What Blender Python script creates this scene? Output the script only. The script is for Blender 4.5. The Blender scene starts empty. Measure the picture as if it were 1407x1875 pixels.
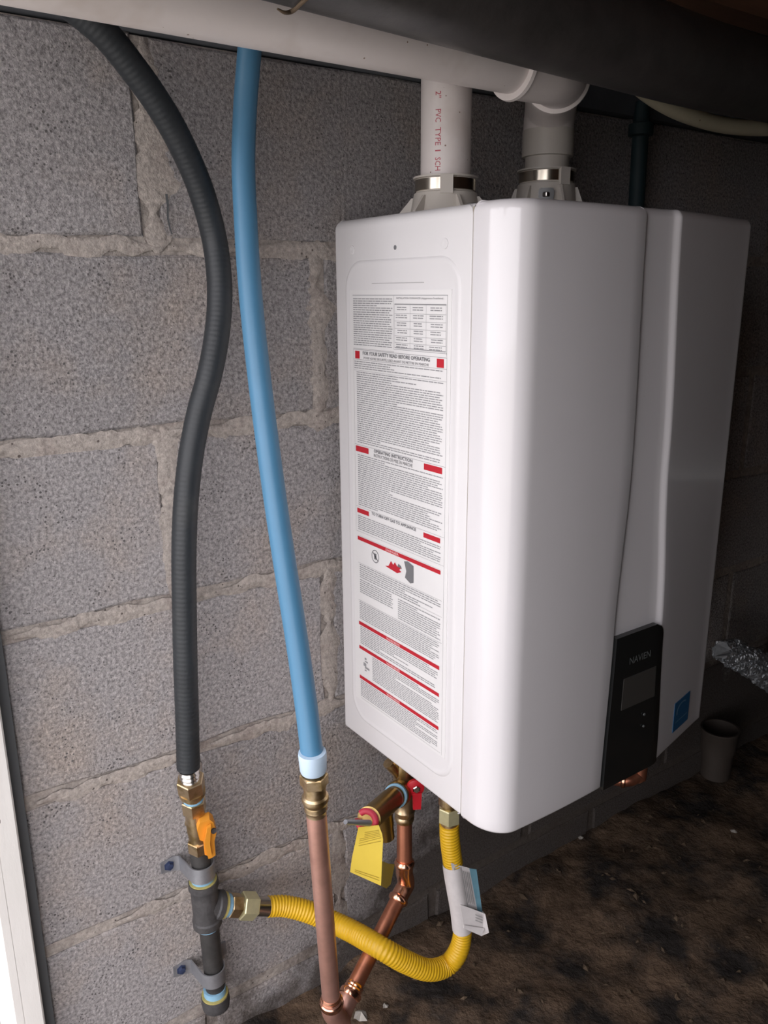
import bpy, math, random
import numpy as np
from mathutils import Vector, Matrix, noise

S = bpy.context.scene
COL = S.collection
V = Vector
random.seed(7)

# ------------------------------------------------------------------ camera
# world axes: x along the block wall (to the right), y into the wall, z up; z = 0 is the underside of the heater
F_PX = 1492.5
CAM_R = Matrix(((0.8179, 0.1550, -0.5540), (-0.5753, 0.2105, -0.7904), (-0.0059, 0.9652, 0.2613)))
CAM_C = V((-0.5635, -0.9230, 0.6125))
cd = bpy.data.cameras.new('camera'); cam = bpy.data.objects.new('camera', cd); COL.objects.link(cam)
cam.matrix_world = Matrix.Translation(CAM_C) @ CAM_R.to_quaternion().to_matrix().to_4x4()
cd.sensor_fit = 'VERTICAL'; cd.sensor_height = 24.0; cd.lens = F_PX / 1875 * 24.0
cd.clip_start = 0.01; cd.clip_end = 200
S.camera = cam

# ------------------------------------------------------------------ light
w = bpy.data.worlds.new('daylight'); S.world = w; w.use_nodes = True
bg = w.node_tree.nodes['Background']
bg.inputs[0].default_value = (1.0, 0.965, 1.0, 1); bg.inputs[1].default_value = 3.5
sd = bpy.data.lights.new('sun', 'SUN'); sd.energy = 6.0; sd.angle = 0.01; sd.color = (1.0, 0.95, 0.86)
sun = bpy.data.objects.new('sun', sd); COL.objects.link(sun)
sun.rotation_euler = V((-0.55, 0.35, -0.95)).to_track_quat('-Z', 'Y').to_euler()
# sampling portal in the access opening (only guides rays of the sky)
pd = bpy.data.lights.new('opening_portal', 'AREA'); pd.shape = 'RECTANGLE'; pd.size = 1.62; pd.size_y = 1.05
pd.cycles.is_portal = True
po = bpy.data.objects.new('opening_portal', pd); COL.objects.link(po)
po.location = (-0.47, -0.40, 0.17); po.rotation_euler = (0, math.radians(-90), 0)

S.view_settings.view_transform = 'Standard'; S.view_settings.look = 'None'
S.view_settings.gamma = 1.0; S.view_settings.use_curve_mapping = False
S.view_settings.exposure = 0.0

# ------------------------------------------------------------------ helpers
def at(px, py, x=None, y=None, z=None):
    """world point seen at a pixel of the photograph, on a plane of known x, y or z"""
    d = CAM_R @ V(((px - 703.5) / F_PX, -(py - 937.5) / F_PX, -1))
    if x is not None: t = (x - CAM_C.x) / d.x
    elif y is not None: t = (y - CAM_C.y) / d.y
    else: t = (z - CAM_C.z) / d.z
    return CAM_C + d * t

class M:
    def __init__(s): s.v = []; s.f = []
    def add(s, vs, fs):
        n = len(s.v); s.v += [V(p) for p in vs]; s.f += [tuple(i + n for i in f) for f in fs]; return s
    def box(s, a, b):
        x0, y0, z0 = a; x1, y1, z1 = b
        return s.add([(x0, y0, z0), (x1, y0, z0), (x1, y1, z0), (x0, y1, z0), (x0, y0, z1), (x1, y0, z1), (x1, y1, z1), (x0, y1, z1)],
                     [(0, 3, 2, 1), (4, 5, 6, 7), (0, 1, 5, 4), (1, 2, 6, 5), (2, 3, 7, 6), (3, 0, 4, 7)])
    def rbox(s, a, b, r):
        """box with chamfered edges (all 12)"""
        a = V(a); b = V(b); vs = []; fs = []
        for k in range(3):
            for side in (0, 1):
                lo = a + V((r, r, r)); hi = b - V((r, r, r)); p = a[k] if side == 0 else b[k]
                i, j = (k + 1) % 3, (k + 2) % 3
                q = []
                for (ci, cj) in ((0, 0), (1, 0), (1, 1), (0, 1)):
                    c = [0, 0, 0]; c[k] = p; c[i] = (lo, hi)[ci][i]; c[j] = (lo, hi)[cj][j]; q.append(V(c))
                n = len(vs); vs += q; fs.append((n, n + 1, n + 2, n + 3) if side else (n + 3, n + 2, n + 1, n))
        import bmesh
        bm = bmesh.new()
        bv = [bm.verts.new(p) for p in vs]
        g = bmesh.ops.convex_hull(bm, input=bv)
        bm.verts.index_update()
        s.add([v.co.copy() for v in bm.verts], [tuple(v.index for v in f.verts) for f in bm.faces]); bm.free()
        return s
    def lathe(s, p0, d, prof, seg=32, ref=None):
        """prof: list of (distance along d, radius)"""
        d = V(d).normalized(); u = V((0, 0, 1)) if ref is None else V(ref)
        if abs(u.dot(d)) > 0.95: u = V((0, 1, 0))
        u = (u - d * u.dot(d)).normalized(); w_ = d.cross(u); p0 = V(p0)
        vs = []; fs = []
        for t, r in prof:
            for k in range(seg):
                a = 2 * math.pi * k / seg
                vs.append(p0 + d * t + (u * math.cos(a) + w_ * math.sin(a)) * max(r, 1e-5))
        for i in range(len(prof) - 1):
            for k in range(seg):
                k2 = (k + 1) % seg
                fs.append((i * seg + k, i * seg + k2, (i + 1) * seg + k2, (i + 1) * seg + k))
        fs.append(tuple(range(seg - 1, -1, -1))); n = (len(prof) - 1) * seg; fs.append(tuple(n + k for k in range(seg)))
        return s.add(vs, fs)
    def hexa(s, p0, d, L, r, ref=None, bev=0.0012):
        return s.lathe(p0, d, [(0, r - bev), (bev, r), (L - bev, r), (L, r - bev)], 6, ref)
    def tube(s, pts, rad, seg=28, sub=10, ribs=None, caps=True):
        P = [V(p) for p in pts]; R = rad if isinstance(rad, (list, tuple)) else [rad] * len(P)
        path = []; rr = []
        if len(P) == 2 and sub <= 1: path = P; rr = list(R)
        else:
            Q = [P[0] * 2 - P[1]] + P + [P[-1] * 2 - P[-2]]
            for i in range(1, len(Q) - 2):
                for k in range(sub):
                    t = k / sub
                    a, b, c, e = Q[i - 1], Q[i], Q[i + 1], Q[i + 2]
                    path.append(0.5 * ((2 * b) + (c - a) * t + (2 * a - 5 * b + 4 * c - e) * t * t + (3 * b - a - 3 * c + e) * t ** 3))
                    rr.append(R[i - 1] * (1 - t) + R[i] * t)
            path.append(P[-1]); rr.append(R[-1])
        if ribs:
            pitch, amp = ribs; L = [0]
            for i in range(1, len(path)): L.append(L[-1] + (path[i] - path[i - 1]).length)
            n = int(L[-1] / (pitch / 6)); np_ = []; nr = []; j = 0
            for k in range(n + 1):
                t = L[-1] * k / n
                while j < len(L) - 2 and L[j + 1] < t: j += 1
                a = (t - L[j]) / max(L[j + 1] - L[j], 1e-9)
                np_.append(path[j].lerp(path[j + 1], a)); nr.append(rr[j] * (1 - a) + rr[j + 1] * a + amp * math.cos(2 * math.pi * t / pitch))
            path, rr = np_, nr
        vs = []; fs = []
        wn = 8 if ribs else 1
        T = [(path[min(i + wn, len(path) - 1)] - path[max(i - wn, 0)]).normalized() for i in range(len(path))]
        u = V((0, 0, 1)) if abs(T[0].z) < .9 else V((1, 0, 0)); u = (u - T[0] * u.dot(T[0])).normalized()
        for i, p in enumerate(path):
            u = (u - T[i] * u.dot(T[i])).normalized(); b = T[i].cross(u)
            for k in range(seg):
                a = 2 * math.pi * k / seg; vs.append(p + (u * math.cos(a) + b * math.sin(a)) * rr[i])
        for i in range(len(path) - 1):
            for k in range(seg):
                k2 = (k + 1) % seg; fs.append((i * seg + k, i * seg + k2, (i + 1) * seg + k2, (i + 1) * seg + k))
        if caps:
            fs.append(tuple(range(seg - 1, -1, -1))); n = (len(path) - 1) * seg; fs.append(tuple(n + k for k in range(seg)))
        return s.add(vs, fs)
    def prism(s, poly, h):
        """poly: 3D points (planar), extruded by vector h"""
        h = V(h); n = len(poly); P = [V(p) for p in poly]
        return s.add(P + [p + h for p in P], [tuple(range(n - 1, -1, -1)), tuple(range(n, 2 * n))] + [(i, (i + 1) % n, n + (i + 1) % n, n + i) for i in range(n)])

ORG = {}
def obj(name, m, mat, parent=None, smooth=True, ang=35, kind=None, label=None):
    me = bpy.data.meshes.new(name)
    o = bpy.data.objects.new(name, me); COL.objects.link(o)
    org = V((0, 0, 0))
    if parent is not None:
        o.parent = parent; org = ORG[parent.name]
    ORG[o.name] = org
    me.from_pydata([tuple(p - org) for p in m.v], [], m.f); me.update()
    me.materials.append(mat)
    if smooth:
        me.shade_smooth(); me.set_sharp_from_angle(angle=math.radians(ang))
    if kind: o['kind'] = kind
    if label: o['label'] = label
    return o
def thing(name, label, cat, loc=(0, 0, 0), group=None):
    o = bpy.data.objects.new(name, None); COL.objects.link(o); o.empty_display_size = 0.02
    o.location = loc; ORG[o.name] = V(loc); o['label'] = label; o['category'] = cat
    if group: o['group'] = group
    return o
def tag(o, label, cat, group=None):
    o['label'] = label; o['category'] = cat
    if group: o['group'] = group
    return o
def struct(name, m, mat, **k): return obj(name, m, mat, None, kind='structure', **k)

def text2d(s, w_, h_, bold=0.0):
    """lettering as flat 2D mesh fitted to a w x h box, origin bottom left"""
    c = bpy.data.curves.new('t', 'FONT'); c.body = s; c.size = 1; c.resolution_u = 2; c.offset = bold
    o = bpy.data.objects.new('t', c); COL.objects.link(o)
    dg = bpy.context.evaluated_depsgraph_get(); me = bpy.data.meshes.new_from_object(o.evaluated_get(dg))
    vs = [v.co.copy() for v in me.vertices]; fs = [tuple(p.vertices) for p in me.polygons]
    bpy.data.objects.remove(o); bpy.data.curves.remove(c); bpy.data.meshes.remove(me)
    x0 = min(v.x for v in vs); x1 = max(v.x for v in vs); y0 = min(v.y for v in vs); y1 = max(v.y for v in vs)
    return [((v.x - x0) / (x1 - x0) * w_, (v.y - y0) / (y1 - y0) * h_) for v in vs], fs

# ------------------------------------------------------------------ materials
def mat(name, col, rough=0.5, metal=0.0, var=0.0, vscale=8, bump=0.0, bscale=60, coat=0.0, col2=None, c2scale=5, c2lo=.5, c2hi=.65,
        speck=None, sscale=120, sthr=.16, rvar=False, spec=0.5, detail=4, anis=None):
    m = bpy.data.materials.new(name); m.use_nodes = True; n = m.node_tree.nodes; l = m.node_tree.links
    b = n['Principled BSDF']; b.inputs['Base Color'].default_value = (*col, 1); b.inputs['Roughness'].default_value = rough
    b.inputs['Metallic'].default_value = metal; b.inputs['Coat Weight'].default_value = coat; b.inputs['Coat Roughness'].default_value = .06
    b.inputs['Specular IOR Level'].default_value = spec
    tc = n.new('ShaderNodeTexCoord'); gm = n.new('ShaderNodeNewGeometry')
    pos = gm.outputs['Position']
    if anis:
        mp = n.new('ShaderNodeMapping'); mp.inputs['Scale'].default_value = anis; l.new(pos, mp.inputs[0]); pos = mp.outputs[0]
    cur = None
    def rgb(c):
        r = n.new('ShaderNodeRGB'); r.outputs[0].default_value = (*c, 1); return r.outputs[0]
    def mix(a, b_, f, mode='MIX'):
        x = n.new('ShaderNodeMix'); x.data_type = 'RGBA'; x.blend_type = mode
        l.new(a, x.inputs['A']); l.new(b_, x.inputs['B'])
        if isinstance(f, float): x.inputs['Factor'].default_value = f
        else: l.new(f, x.inputs['Factor'])
        return x.outputs['Result']
    def ramp(src, a, b_):
        x = n.new('ShaderNodeMapRange'); x.inputs['From Min'].default_value = a; x.inputs['From Max'].default_value = b_
        l.new(src, x.inputs['Value']); return x.outputs['Result']
    cur = rgb(col)
    if col2:
        t = n.new('ShaderNodeTexNoise'); t.inputs['Scale'].default_value = c2scale; t.inputs['Detail'].default_value = detail; t.inputs['Roughness'].default_value = .6
        l.new(pos, t.inputs['Vector']); cur = mix(cur, rgb(col2), ramp(t.outputs['Fac'], c2lo, c2hi))
    if var:
        t = n.new('ShaderNodeTexNoise'); t.inputs['Scale'].default_value = vscale; t.inputs['Detail'].default_value = 6; t.inputs['Roughness'].default_value = .7
        l.new(pos, t.inputs['Vector'])
        g = n.new('ShaderNodeMapRange'); g.inputs['From Min'].default_value = .3; g.inputs['From Max'].default_value = .7
        g.inputs['To Min'].default_value = 1 - var; g.inputs['To Max'].default_value = 1 + var
        l.new(t.outputs['Fac'], g.inputs['Value']); cm = n.new('ShaderNodeCombineColor')
        for k in range(3): l.new(g.outputs['Result'], cm.inputs[k])
        cur = mix(cur, cm.outputs[0], 1.0, 'MULTIPLY')
    if rvar:
        oi = n.new('ShaderNodeObjectInfo')
        hs = n.new('ShaderNodeMapRange'); hs.inputs['To Min'].default_value = .86; hs.inputs['To Max'].default_value = 1.12
        l.new(oi.outputs['Random'], hs.inputs['Value']); cm = n.new('ShaderNodeCombineColor')
        for k in range(3): l.new(hs.outputs['Result'], cm.inputs[k])
        cur = mix(cur, cm.outputs[0], 1.0, 'MULTIPLY')
    if speck:
        vo = n.new('ShaderNodeTexVoronoi'); vo.inputs['Scale'].default_value = sscale; l.new(pos, vo.inputs['Vector'])
        nn = n.new('ShaderNodeTexNoise'); nn.inputs['Scale'].default_value = sscale * .12; nn.inputs['Detail'].default_value = 3; l.new(pos, nn.inputs['Vector'])
        th = n.new('ShaderNodeMapRange'); th.inputs['From Min'].default_value = .38; th.inputs['From Max'].default_value = .68
        th.inputs['To Min'].default_value = 0; th.inputs['To Max'].default_value = sthr * 2; l.new(nn.outputs['Fac'], th.inputs['Value'])
        ma = n.new('ShaderNodeMath'); ma.operation = 'LESS_THAN'; l.new(vo.outputs['Distance'], ma.inputs[0]); l.new(th.outputs['Result'], ma.inputs[1])
        cur = mix(cur, rgb(speck), ma.outputs[0])
    l.new(cur, b.inputs['Base Color'])
    if bump:
        t = n.new('ShaderNodeTexNoise'); t.inputs['Scale'].default_value = bscale; t.inputs['Detail'].default_value = 6; t.inputs['Roughness'].default_value = .65
        l.new(pos, t.inputs['Vector']); bp = n.new('ShaderNodeBump'); bp.inputs['Strength'].default_value = 1; bp.inputs['Distance'].default_value = bump
        l.new(t.outputs['Fac'], bp.inputs['Height']); l.new(bp.outputs[0], b.inputs['Normal'])
    return m

def damp_shade(m, lo=.30):
    """tide mark and soil splash along the foot of the wall, and painted shade rising to the right, with a ragged edge"""
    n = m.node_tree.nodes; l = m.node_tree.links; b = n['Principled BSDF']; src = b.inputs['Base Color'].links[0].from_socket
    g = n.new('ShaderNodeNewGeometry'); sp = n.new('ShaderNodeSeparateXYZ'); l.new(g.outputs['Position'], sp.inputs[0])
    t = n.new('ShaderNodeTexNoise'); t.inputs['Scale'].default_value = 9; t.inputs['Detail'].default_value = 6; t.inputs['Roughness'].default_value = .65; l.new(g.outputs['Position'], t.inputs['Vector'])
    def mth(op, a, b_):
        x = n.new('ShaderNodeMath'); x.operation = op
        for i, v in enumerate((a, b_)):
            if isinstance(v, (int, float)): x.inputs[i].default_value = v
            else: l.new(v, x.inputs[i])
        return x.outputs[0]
    xr = n.new('ShaderNodeMapRange'); xr.inputs['From Min'].default_value = -.12; xr.inputs['From Max'].default_value = .30; xr.inputs['To Min'].default_value = -.415; xr.inputs['To Max'].default_value = -.16  # mask climbs to the right: shade painted into the block and mortar colour
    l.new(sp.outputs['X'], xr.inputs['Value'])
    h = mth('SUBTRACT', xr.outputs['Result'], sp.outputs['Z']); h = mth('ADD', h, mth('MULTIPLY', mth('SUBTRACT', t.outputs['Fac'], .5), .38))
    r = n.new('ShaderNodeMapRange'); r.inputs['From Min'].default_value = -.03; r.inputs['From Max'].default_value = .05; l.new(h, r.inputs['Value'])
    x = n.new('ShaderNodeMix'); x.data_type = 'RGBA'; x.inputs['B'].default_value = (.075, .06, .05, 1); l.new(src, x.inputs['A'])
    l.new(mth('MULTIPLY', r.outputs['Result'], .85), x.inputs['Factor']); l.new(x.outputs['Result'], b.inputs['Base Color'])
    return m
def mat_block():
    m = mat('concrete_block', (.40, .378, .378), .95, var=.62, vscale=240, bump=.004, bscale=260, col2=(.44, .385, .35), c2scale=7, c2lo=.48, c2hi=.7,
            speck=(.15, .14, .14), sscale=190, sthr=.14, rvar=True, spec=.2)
    return damp_shade(m)
MT = dict(
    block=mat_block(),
    mortar=damp_shade(mat('mortar', (.43, .385, .35), .95, var=.38, vscale=150, bump=.003, bscale=140, col2=(.38, .33, .30), c2scale=18, speck=(.13, .11, .10), sscale=90, sthr=.10, spec=.2)),
    enamel=mat('white_enamel', (.755, .735, .755), .22, coat=.6, var=.015, vscale=3, speck=(.35, .3, .25), sscale=45, sthr=.012, spec=.5),
    enamel_side=mat('white_painted_steel', (.77, .755, .765), .38, coat=.15, var=.02, vscale=4, spec=.45),
    seam=mat('seam_yellow', (.30, .27, .22), .7),  # dull yellowish line along the cover seam
    paper=mat('label_paper', (.80, .79, .79), .5, var=.02, vscale=10),
    ink=mat('grey_ink', (.17, .17, .18), .7), ink2=mat('fine_print', (.30, .30, .31), .7), red=mat('red_ink', (.52, .015, .03), .5), pink=mat('pale_letters', (.85, .55, .55), .6),
    blackgloss=mat('black_glossy_plastic', (.012, .013, .013), .25, coat=.3), lcd=mat('unlit_display', (.055, .052, .048), .3),
    greyprint=mat('grey_print', (.12, .13, .13), .5), button=mat('button', (.05, .052, .05), .4),
    bluesticker=mat('blue_sticker', (.02, .13, .30), .4), bluepale=mat('sticker_white', (.20, .35, .5), .5),
    pvc=mat('pvc_white', (.76, .70, .68), .42, var=.04, vscale=12, col2=(.58, .50, .45), c2scale=9, c2lo=.55, c2hi=.8, speck=(.25, .17, .12), sscale=60, sthr=.05),
    pvcgrey=mat('pvc_beige', (.56, .52, .47), .45, var=.04, vscale=12), cream=mat('cream_pvc', (.66, .60, .44), .5, var=.06, vscale=20, speck=(.3, .2, .1), sscale=40, sthr=.05),
    abs=mat('black_drain_plastic', (.050, .045, .044), .42, var=.3, vscale=25, bump=.0004, bscale=60, col2=(.06, .055, .05), c2scale=14, c2lo=.55, c2hi=.85),
    steelband=mat('steel_band', (.55, .5, .42), .22, metal=1), printred=mat('pipe_print_red', (.50, .09, .12), .6),
    blue=mat('blue_pipe', (.075, .215, .36), .42, var=.04, vscale=20), ring=mat('pale_blue_ring', (.52, .66, .80), .4),
    hose=mat('black_hose', (.022, .026, .030), .5, var=.12, vscale=30, bump=.0002, bscale=200, col2=(.06, .062, .06), c2scale=12, c2lo=.55, c2hi=.9),
    copper=mat('copper', (.80, .47, .39), .42, metal=.85, var=.10, vscale=25, col2=(.60, .33, .26), c2scale=14, c2lo=.5, c2hi=.8),
    copperd=mat('red_copper', (.62, .26, .16), .36, metal=.9, var=.15, vscale=25, col2=(.40, .15, .09), c2scale=14),
    copperb=mat('bright_copper', (.90, .48, .33), .20, metal=1, var=.1, vscale=40),
    brass=mat('brass', (.64, .50, .32), .36, metal=1, var=.12, vscale=50, col2=(.40, .28, .12), c2scale=30), brassd=mat('dull_brass', (.42, .29, .11), .34, metal=1, var=.12, vscale=40),
    zinc=mat('plated_brass', (.66, .62, .38), .38, metal=.6, var=.1, vscale=50), steel=mat('bright_steel', (.58, .56, .53), .25, metal=1),
    galv=mat('galvanised_strap', (.36, .37, .40), .45, metal=.7, var=.12, vscale=70), bluescrew=mat('blue_screw', (.035, .05, .11), .5, metal=.2),
    iron=mat('black_iron', (.055, .053, .052), .5, metal=.3, var=.25, vscale=50, bump=.0004, bscale=220), ironcast=mat('cast_iron', (.075, .073, .075), .6, metal=.3, var=.3, vscale=70, bump=.0008, bscale=160),
    tape=mat('blue_thread_sealant', (.24, .45, .62), .6, var=.1, vscale=80), tapey=mat('yellow_sealant', (.42, .36, .12), .6, var=.2, vscale=120),
    orange=mat('orange_handle', (.80, .33, .035), .45), yellow=mat('yellow_coating', (.70, .42, .015), .38, var=.05, vscale=60),
    redh=mat('red_handle', (.62, .015, .03), .4), redring=mat('red_ring', (.50, .03, .06), .5), lever=mat('grey_lever', (.30, .32, .35), .35, metal=.6),
    tagy=mat('yellow_tag', (.74, .55, .06), .55, var=.03, vscale=30), tagink=mat('tag_print', (.42, .30, .03), .6),
    tagw=mat('white_tag', (.66, .63, .63), .55, var=.08, vscale=40), tagb=mat('blue_tag_print', (.16, .33, .42), .5, var=.1, vscale=60), taggrey=mat('grey_tag_print', (.40, .39, .39), .6, var=.15, vscale=200),
    trim=mat('weathered_white_paint', (.72, .70, .67), .6, var=.05, vscale=10, anis=(1, 1, .3), speck=(.2, .17, .14), sscale=50, sthr=.05, bump=.0006, bscale=60),
    gap=mat('dark_joint', (.10, .105, .11), .9), slate=mat('dark_sill_board', (.12, .13, .145), .8, var=.15, vscale=20),
    soil=mat('soil', (.155, .105, .070), .95, var=.40, vscale=30, bump=.012, bscale=45, col2=(.035, .030, .027), c2scale=9, c2lo=.42, c2hi=.60, spec=.2),
    wood=mat('brown_joist', (.20, .095, .055), .8, var=.25, vscale=14, anis=(.15, 1, 1), bump=.001, bscale=40), ground=mat('outside_ground', (.30, .29, .27), .9, var=.1, vscale=5),
    foil=mat('crinkled_foil', (.50, .53, .56), .5, metal=.9, var=.2, vscale=60), clay=mat('dusty_brown_plastic', (.055, .043, .035), .7, var=.15, vscale=30),
    teal=mat('dark_teal_pipe', (.022, .045, .052), .6), litter=mat('dry_litter', (.10, .068, .042), .9, var=.4, vscale=40), scrap=mat('pale_scrap', (.45, .42, .38), .8, var=.2, vscale=60),
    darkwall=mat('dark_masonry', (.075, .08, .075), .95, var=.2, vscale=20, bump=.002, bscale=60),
)

# ------------------------------------------------------------------ the setting
FLOOR = -0.44
def groundz(x, y):
    p = V((x, y, 0)); h = noise.fractal(p * 5, 1.0, 2.0, 4) * .014 + noise.fractal(p * 22, 1.0, 2.0, 3) * .004
    return FLOOR + h + .045 * math.exp(-max(0, -y) / .09) * (0.75 + .5 * noise.noise(p * 8)) * + .075 * math.exp(-max(0, -y) / .10) * max(0, min(1, (x - .0) / .2))
m = M(); nx, ny = 230, 170
xs = [-.46 + 4.6 * (i / nx) ** 1.6 for i in range(nx + 1)]; ys = [.02 - 3.0 * (j / ny) ** 1.5 for j in range(ny + 1)]
m.add([(x, y, groundz(x, y)) for y in ys for x in xs], [(j * (nx + 1) + i, (j + 1) * (nx + 1) + i, (j + 1) * (nx + 1) + i + 1, j * (nx + 1) + i + 1) for j in range(ny) for i in range(nx)])
struct('floor', m, MT['soil'])
wall = struct('wall_back', M().box((-.434, .0035, -.62), (4.2, .20, .872)), MT['mortar'])
# block courses: bottoms read off the photograph, running bond
BOT = [.672, .463, .254, .042, -.167, -.372, -.58]
TOP = [.872] + [b - .0185 for b in BOT[:-1]]
JT = .019
def block_mesh(w_, h_, seed):
    rnd = random.Random(seed); n1 = max(3, int(w_ / .045)); n2 = max(3, int(h_ / .045)); out = []
    def jit(): return rnd.uniform(-.0028, .0022)
    for i in range(n1): out.append((w_ * i / n1, jit()))
    for i in range(n2): out.append((w_ + jit(), h_ * i / n2))
    for i in range(n1): out.append((w_ * (1 - i / n1), h_ + jit()))
    for i in range(n2): out.append((jit(), h_ * (1 - i / n2)))
    n = len(out); me = bpy.data.meshes.new('concrete_block')
    f0 = rnd.uniform(-.0008, .0008)
    cx, cz = w_ / 2, h_ / 2
    def ins(p, d): return (p[0] + d * (1 if p[0] < cx else -1) * (1 if abs(p[0] - cx) > cx - .02 else 0), p[1] + d * (1 if p[1] < cz else -1) * (1 if abs(p[1] - cz) > cz - .02 else 0))
    vs = [(ins(p, .003)[0], f0, ins(p, .003)[1]) for p in out] + [(p[0], .0022, p[1]) for p in out] + [(p[0], .012, p[1]) for p in out]
    fs = [tuple(range(n))] + [(i, n + i, n + (i + 1) % n, (i + 1) % n) for i in range(n)] + [(n + i, 2 * n + i, 2 * n + (i + 1) % n, n + (i + 1) % n) for i in range(n)]
    me.from_pydata(vs, [], fs); me.update(); me.materials.append(MT['block']); return me
cache = {}
for r, (b, t) in enumerate(zip(BOT, TOP)):
    j0 = -.225 if r % 2 == 0 else -.016
    j0 += [0, 0, -.004, .002, 0, .012, 0][r]
    k = -1
    while True:
        xa = j0 + .4064 * k + JT / 2; xb = j0 + .4064 * (k + 1) - JT / 2; k += 1
        if xb < -.38: continue
        if xa > 4.1: break
        if xa < -.38: xa = -.434
        key = (round(xb - xa, 3), round(t - b, 3), k % 3)
        if key not in cache: cache[key] = block_mesh(xb - xa, t - b, hash(key) & 0xffff)
        o = bpy.data.objects.new('concrete_block', cache[key]); COL.objects.link(o); o.parent = wall
        o.location = (xa, 0, b)
# smears of mortar wiped over the block edges at the joints in view
def smear(cx, z0, z1, wl, wr, seed, horiz=False):
    """thin skin of mortar, highest along the joint and feathered into the block faces"""
    n = max(14, int(abs(z1 - z0) / .006)); m = M(); rows = []
    for i in range(n + 1):
        s_ = z0 + (z1 - z0) * i / n; e = min(1, 6 * min(i, n - i) / n + .05)
        a = wl * e * (.85 + 1.3 * noise.noise(V((s_ * 28, seed, 0))) + .35 * noise.noise(V((s_ * 160, seed, 3))))
        b = wr * e * (.85 + 1.3 * noise.noise(V((s_ * 28, seed + 9, 0))) + .35 * noise.noise(V((s_ * 160, seed, 7))))
        a = max(a, .003); b = max(b, .003)
        for t in (-1, -.55, 0, .55, 1):
            q = cx + (a if t < 0 else b) * t; y = .0010 - .0017 * (1 - abs(t) ** 2.5) + .0006 * noise.noise(V((s_ * 120, t * 3, seed)))
            m.v.append(V((s_, y, q)) if horiz else V((q, y, s_)))
    for i in range(n):
        for k in range(4):
            f = (i * 5 + k, i * 5 + k + 1, (i + 1) * 5 + k + 1, (i + 1) * 5 + k); m.f.append(f[::-1] if horiz else f)
    return obj('mortar_smear', m, MT['mortar'], wall)
for args in [(-.222, .655, .87, .020, .030, 1), (-.022, .448, .67, .026, .022, 2), (-.232, .24, .462, .018, .022, 3), (-.012, .025, .252, .018, .018, 4),
             (-.228, -.178, .04, .012, .018, 5), (-.006, -.385, -.168, .022, .018, 6), (.18, .66, .86, .02, .02, 7), (.39, .45, .66, .02, .02, 8)]: smear(*args)
for i, (z, x0, x1) in enumerate([(.661, -.43, -.22), (.661, -.21, .1), (.453, -.43, -.20), (.453, -.19, .05), (.243, -.42, -.2), (.243, -.18, .04), (.031, -.42, -.23), (.031, -.2, .02), (-.178, -.35, .05)]):
    smear(z, x0, x1, .013, .010, 20 + i, True)
# fracture crack in the smear of the top joint
m = M(); pts = [(.0, .0), (.001, -.012), (.0, -.025), (.002, -.036), (.004, -.042)]
c0 = at(304, 355, y=-.003)
m.add([(c0.x + x - .001, -.0031, c0.z + z) for x, z in pts] + [(c0.x + x + .0012 * (1.5 - i / 4), -.0031, c0.z + z) for i, (x, z) in enumerate(pts)], [(i, i + 1, 6 + i, 5 + i) for i in range(4)])
obj('crack', m, MT['gap'], wall)

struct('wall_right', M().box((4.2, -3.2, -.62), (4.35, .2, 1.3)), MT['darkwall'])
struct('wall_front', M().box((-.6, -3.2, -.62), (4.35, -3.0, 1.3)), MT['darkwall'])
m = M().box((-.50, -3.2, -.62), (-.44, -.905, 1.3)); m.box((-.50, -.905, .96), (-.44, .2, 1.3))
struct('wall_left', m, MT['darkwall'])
ceil = struct('ceiling', M().box((-.6, -3.2, 1.16), (4.35, .2, 1.3)), MT['wood'])
for y in (-.46, -.86, -1.26, -1.66, -2.06):
    obj('joist', M().box((-.44, y, .94), (4.2, y + .038, 1.16)), MT['wood'], ceil)
obj('joist', M().box((-.44, -.27, .935), (4.2, -.232, 1.16)), MT['wood'], ceil)
struct('trim_1', M().box((-.434, -.013, .874), (4.2, .2, 1.16)), MT['slate'])            # sill board along the head of the block wall
# door frame board at the end of the wall, a dark joint between
struct('trim_2', M().rbox((at(14, 1790, y=-.034).x, -.034, -.62), (-.4475, .05, 1.02), .002), MT['trim'])
struct('trim_3', M().box((-.4475, -.010, -.62), (-.434, .05, 1.02)), MT['gap'])
struct('ground_outside', M().box((-14, -14, -.64), (-.46, 14, -.62)), MT['ground'])

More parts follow.
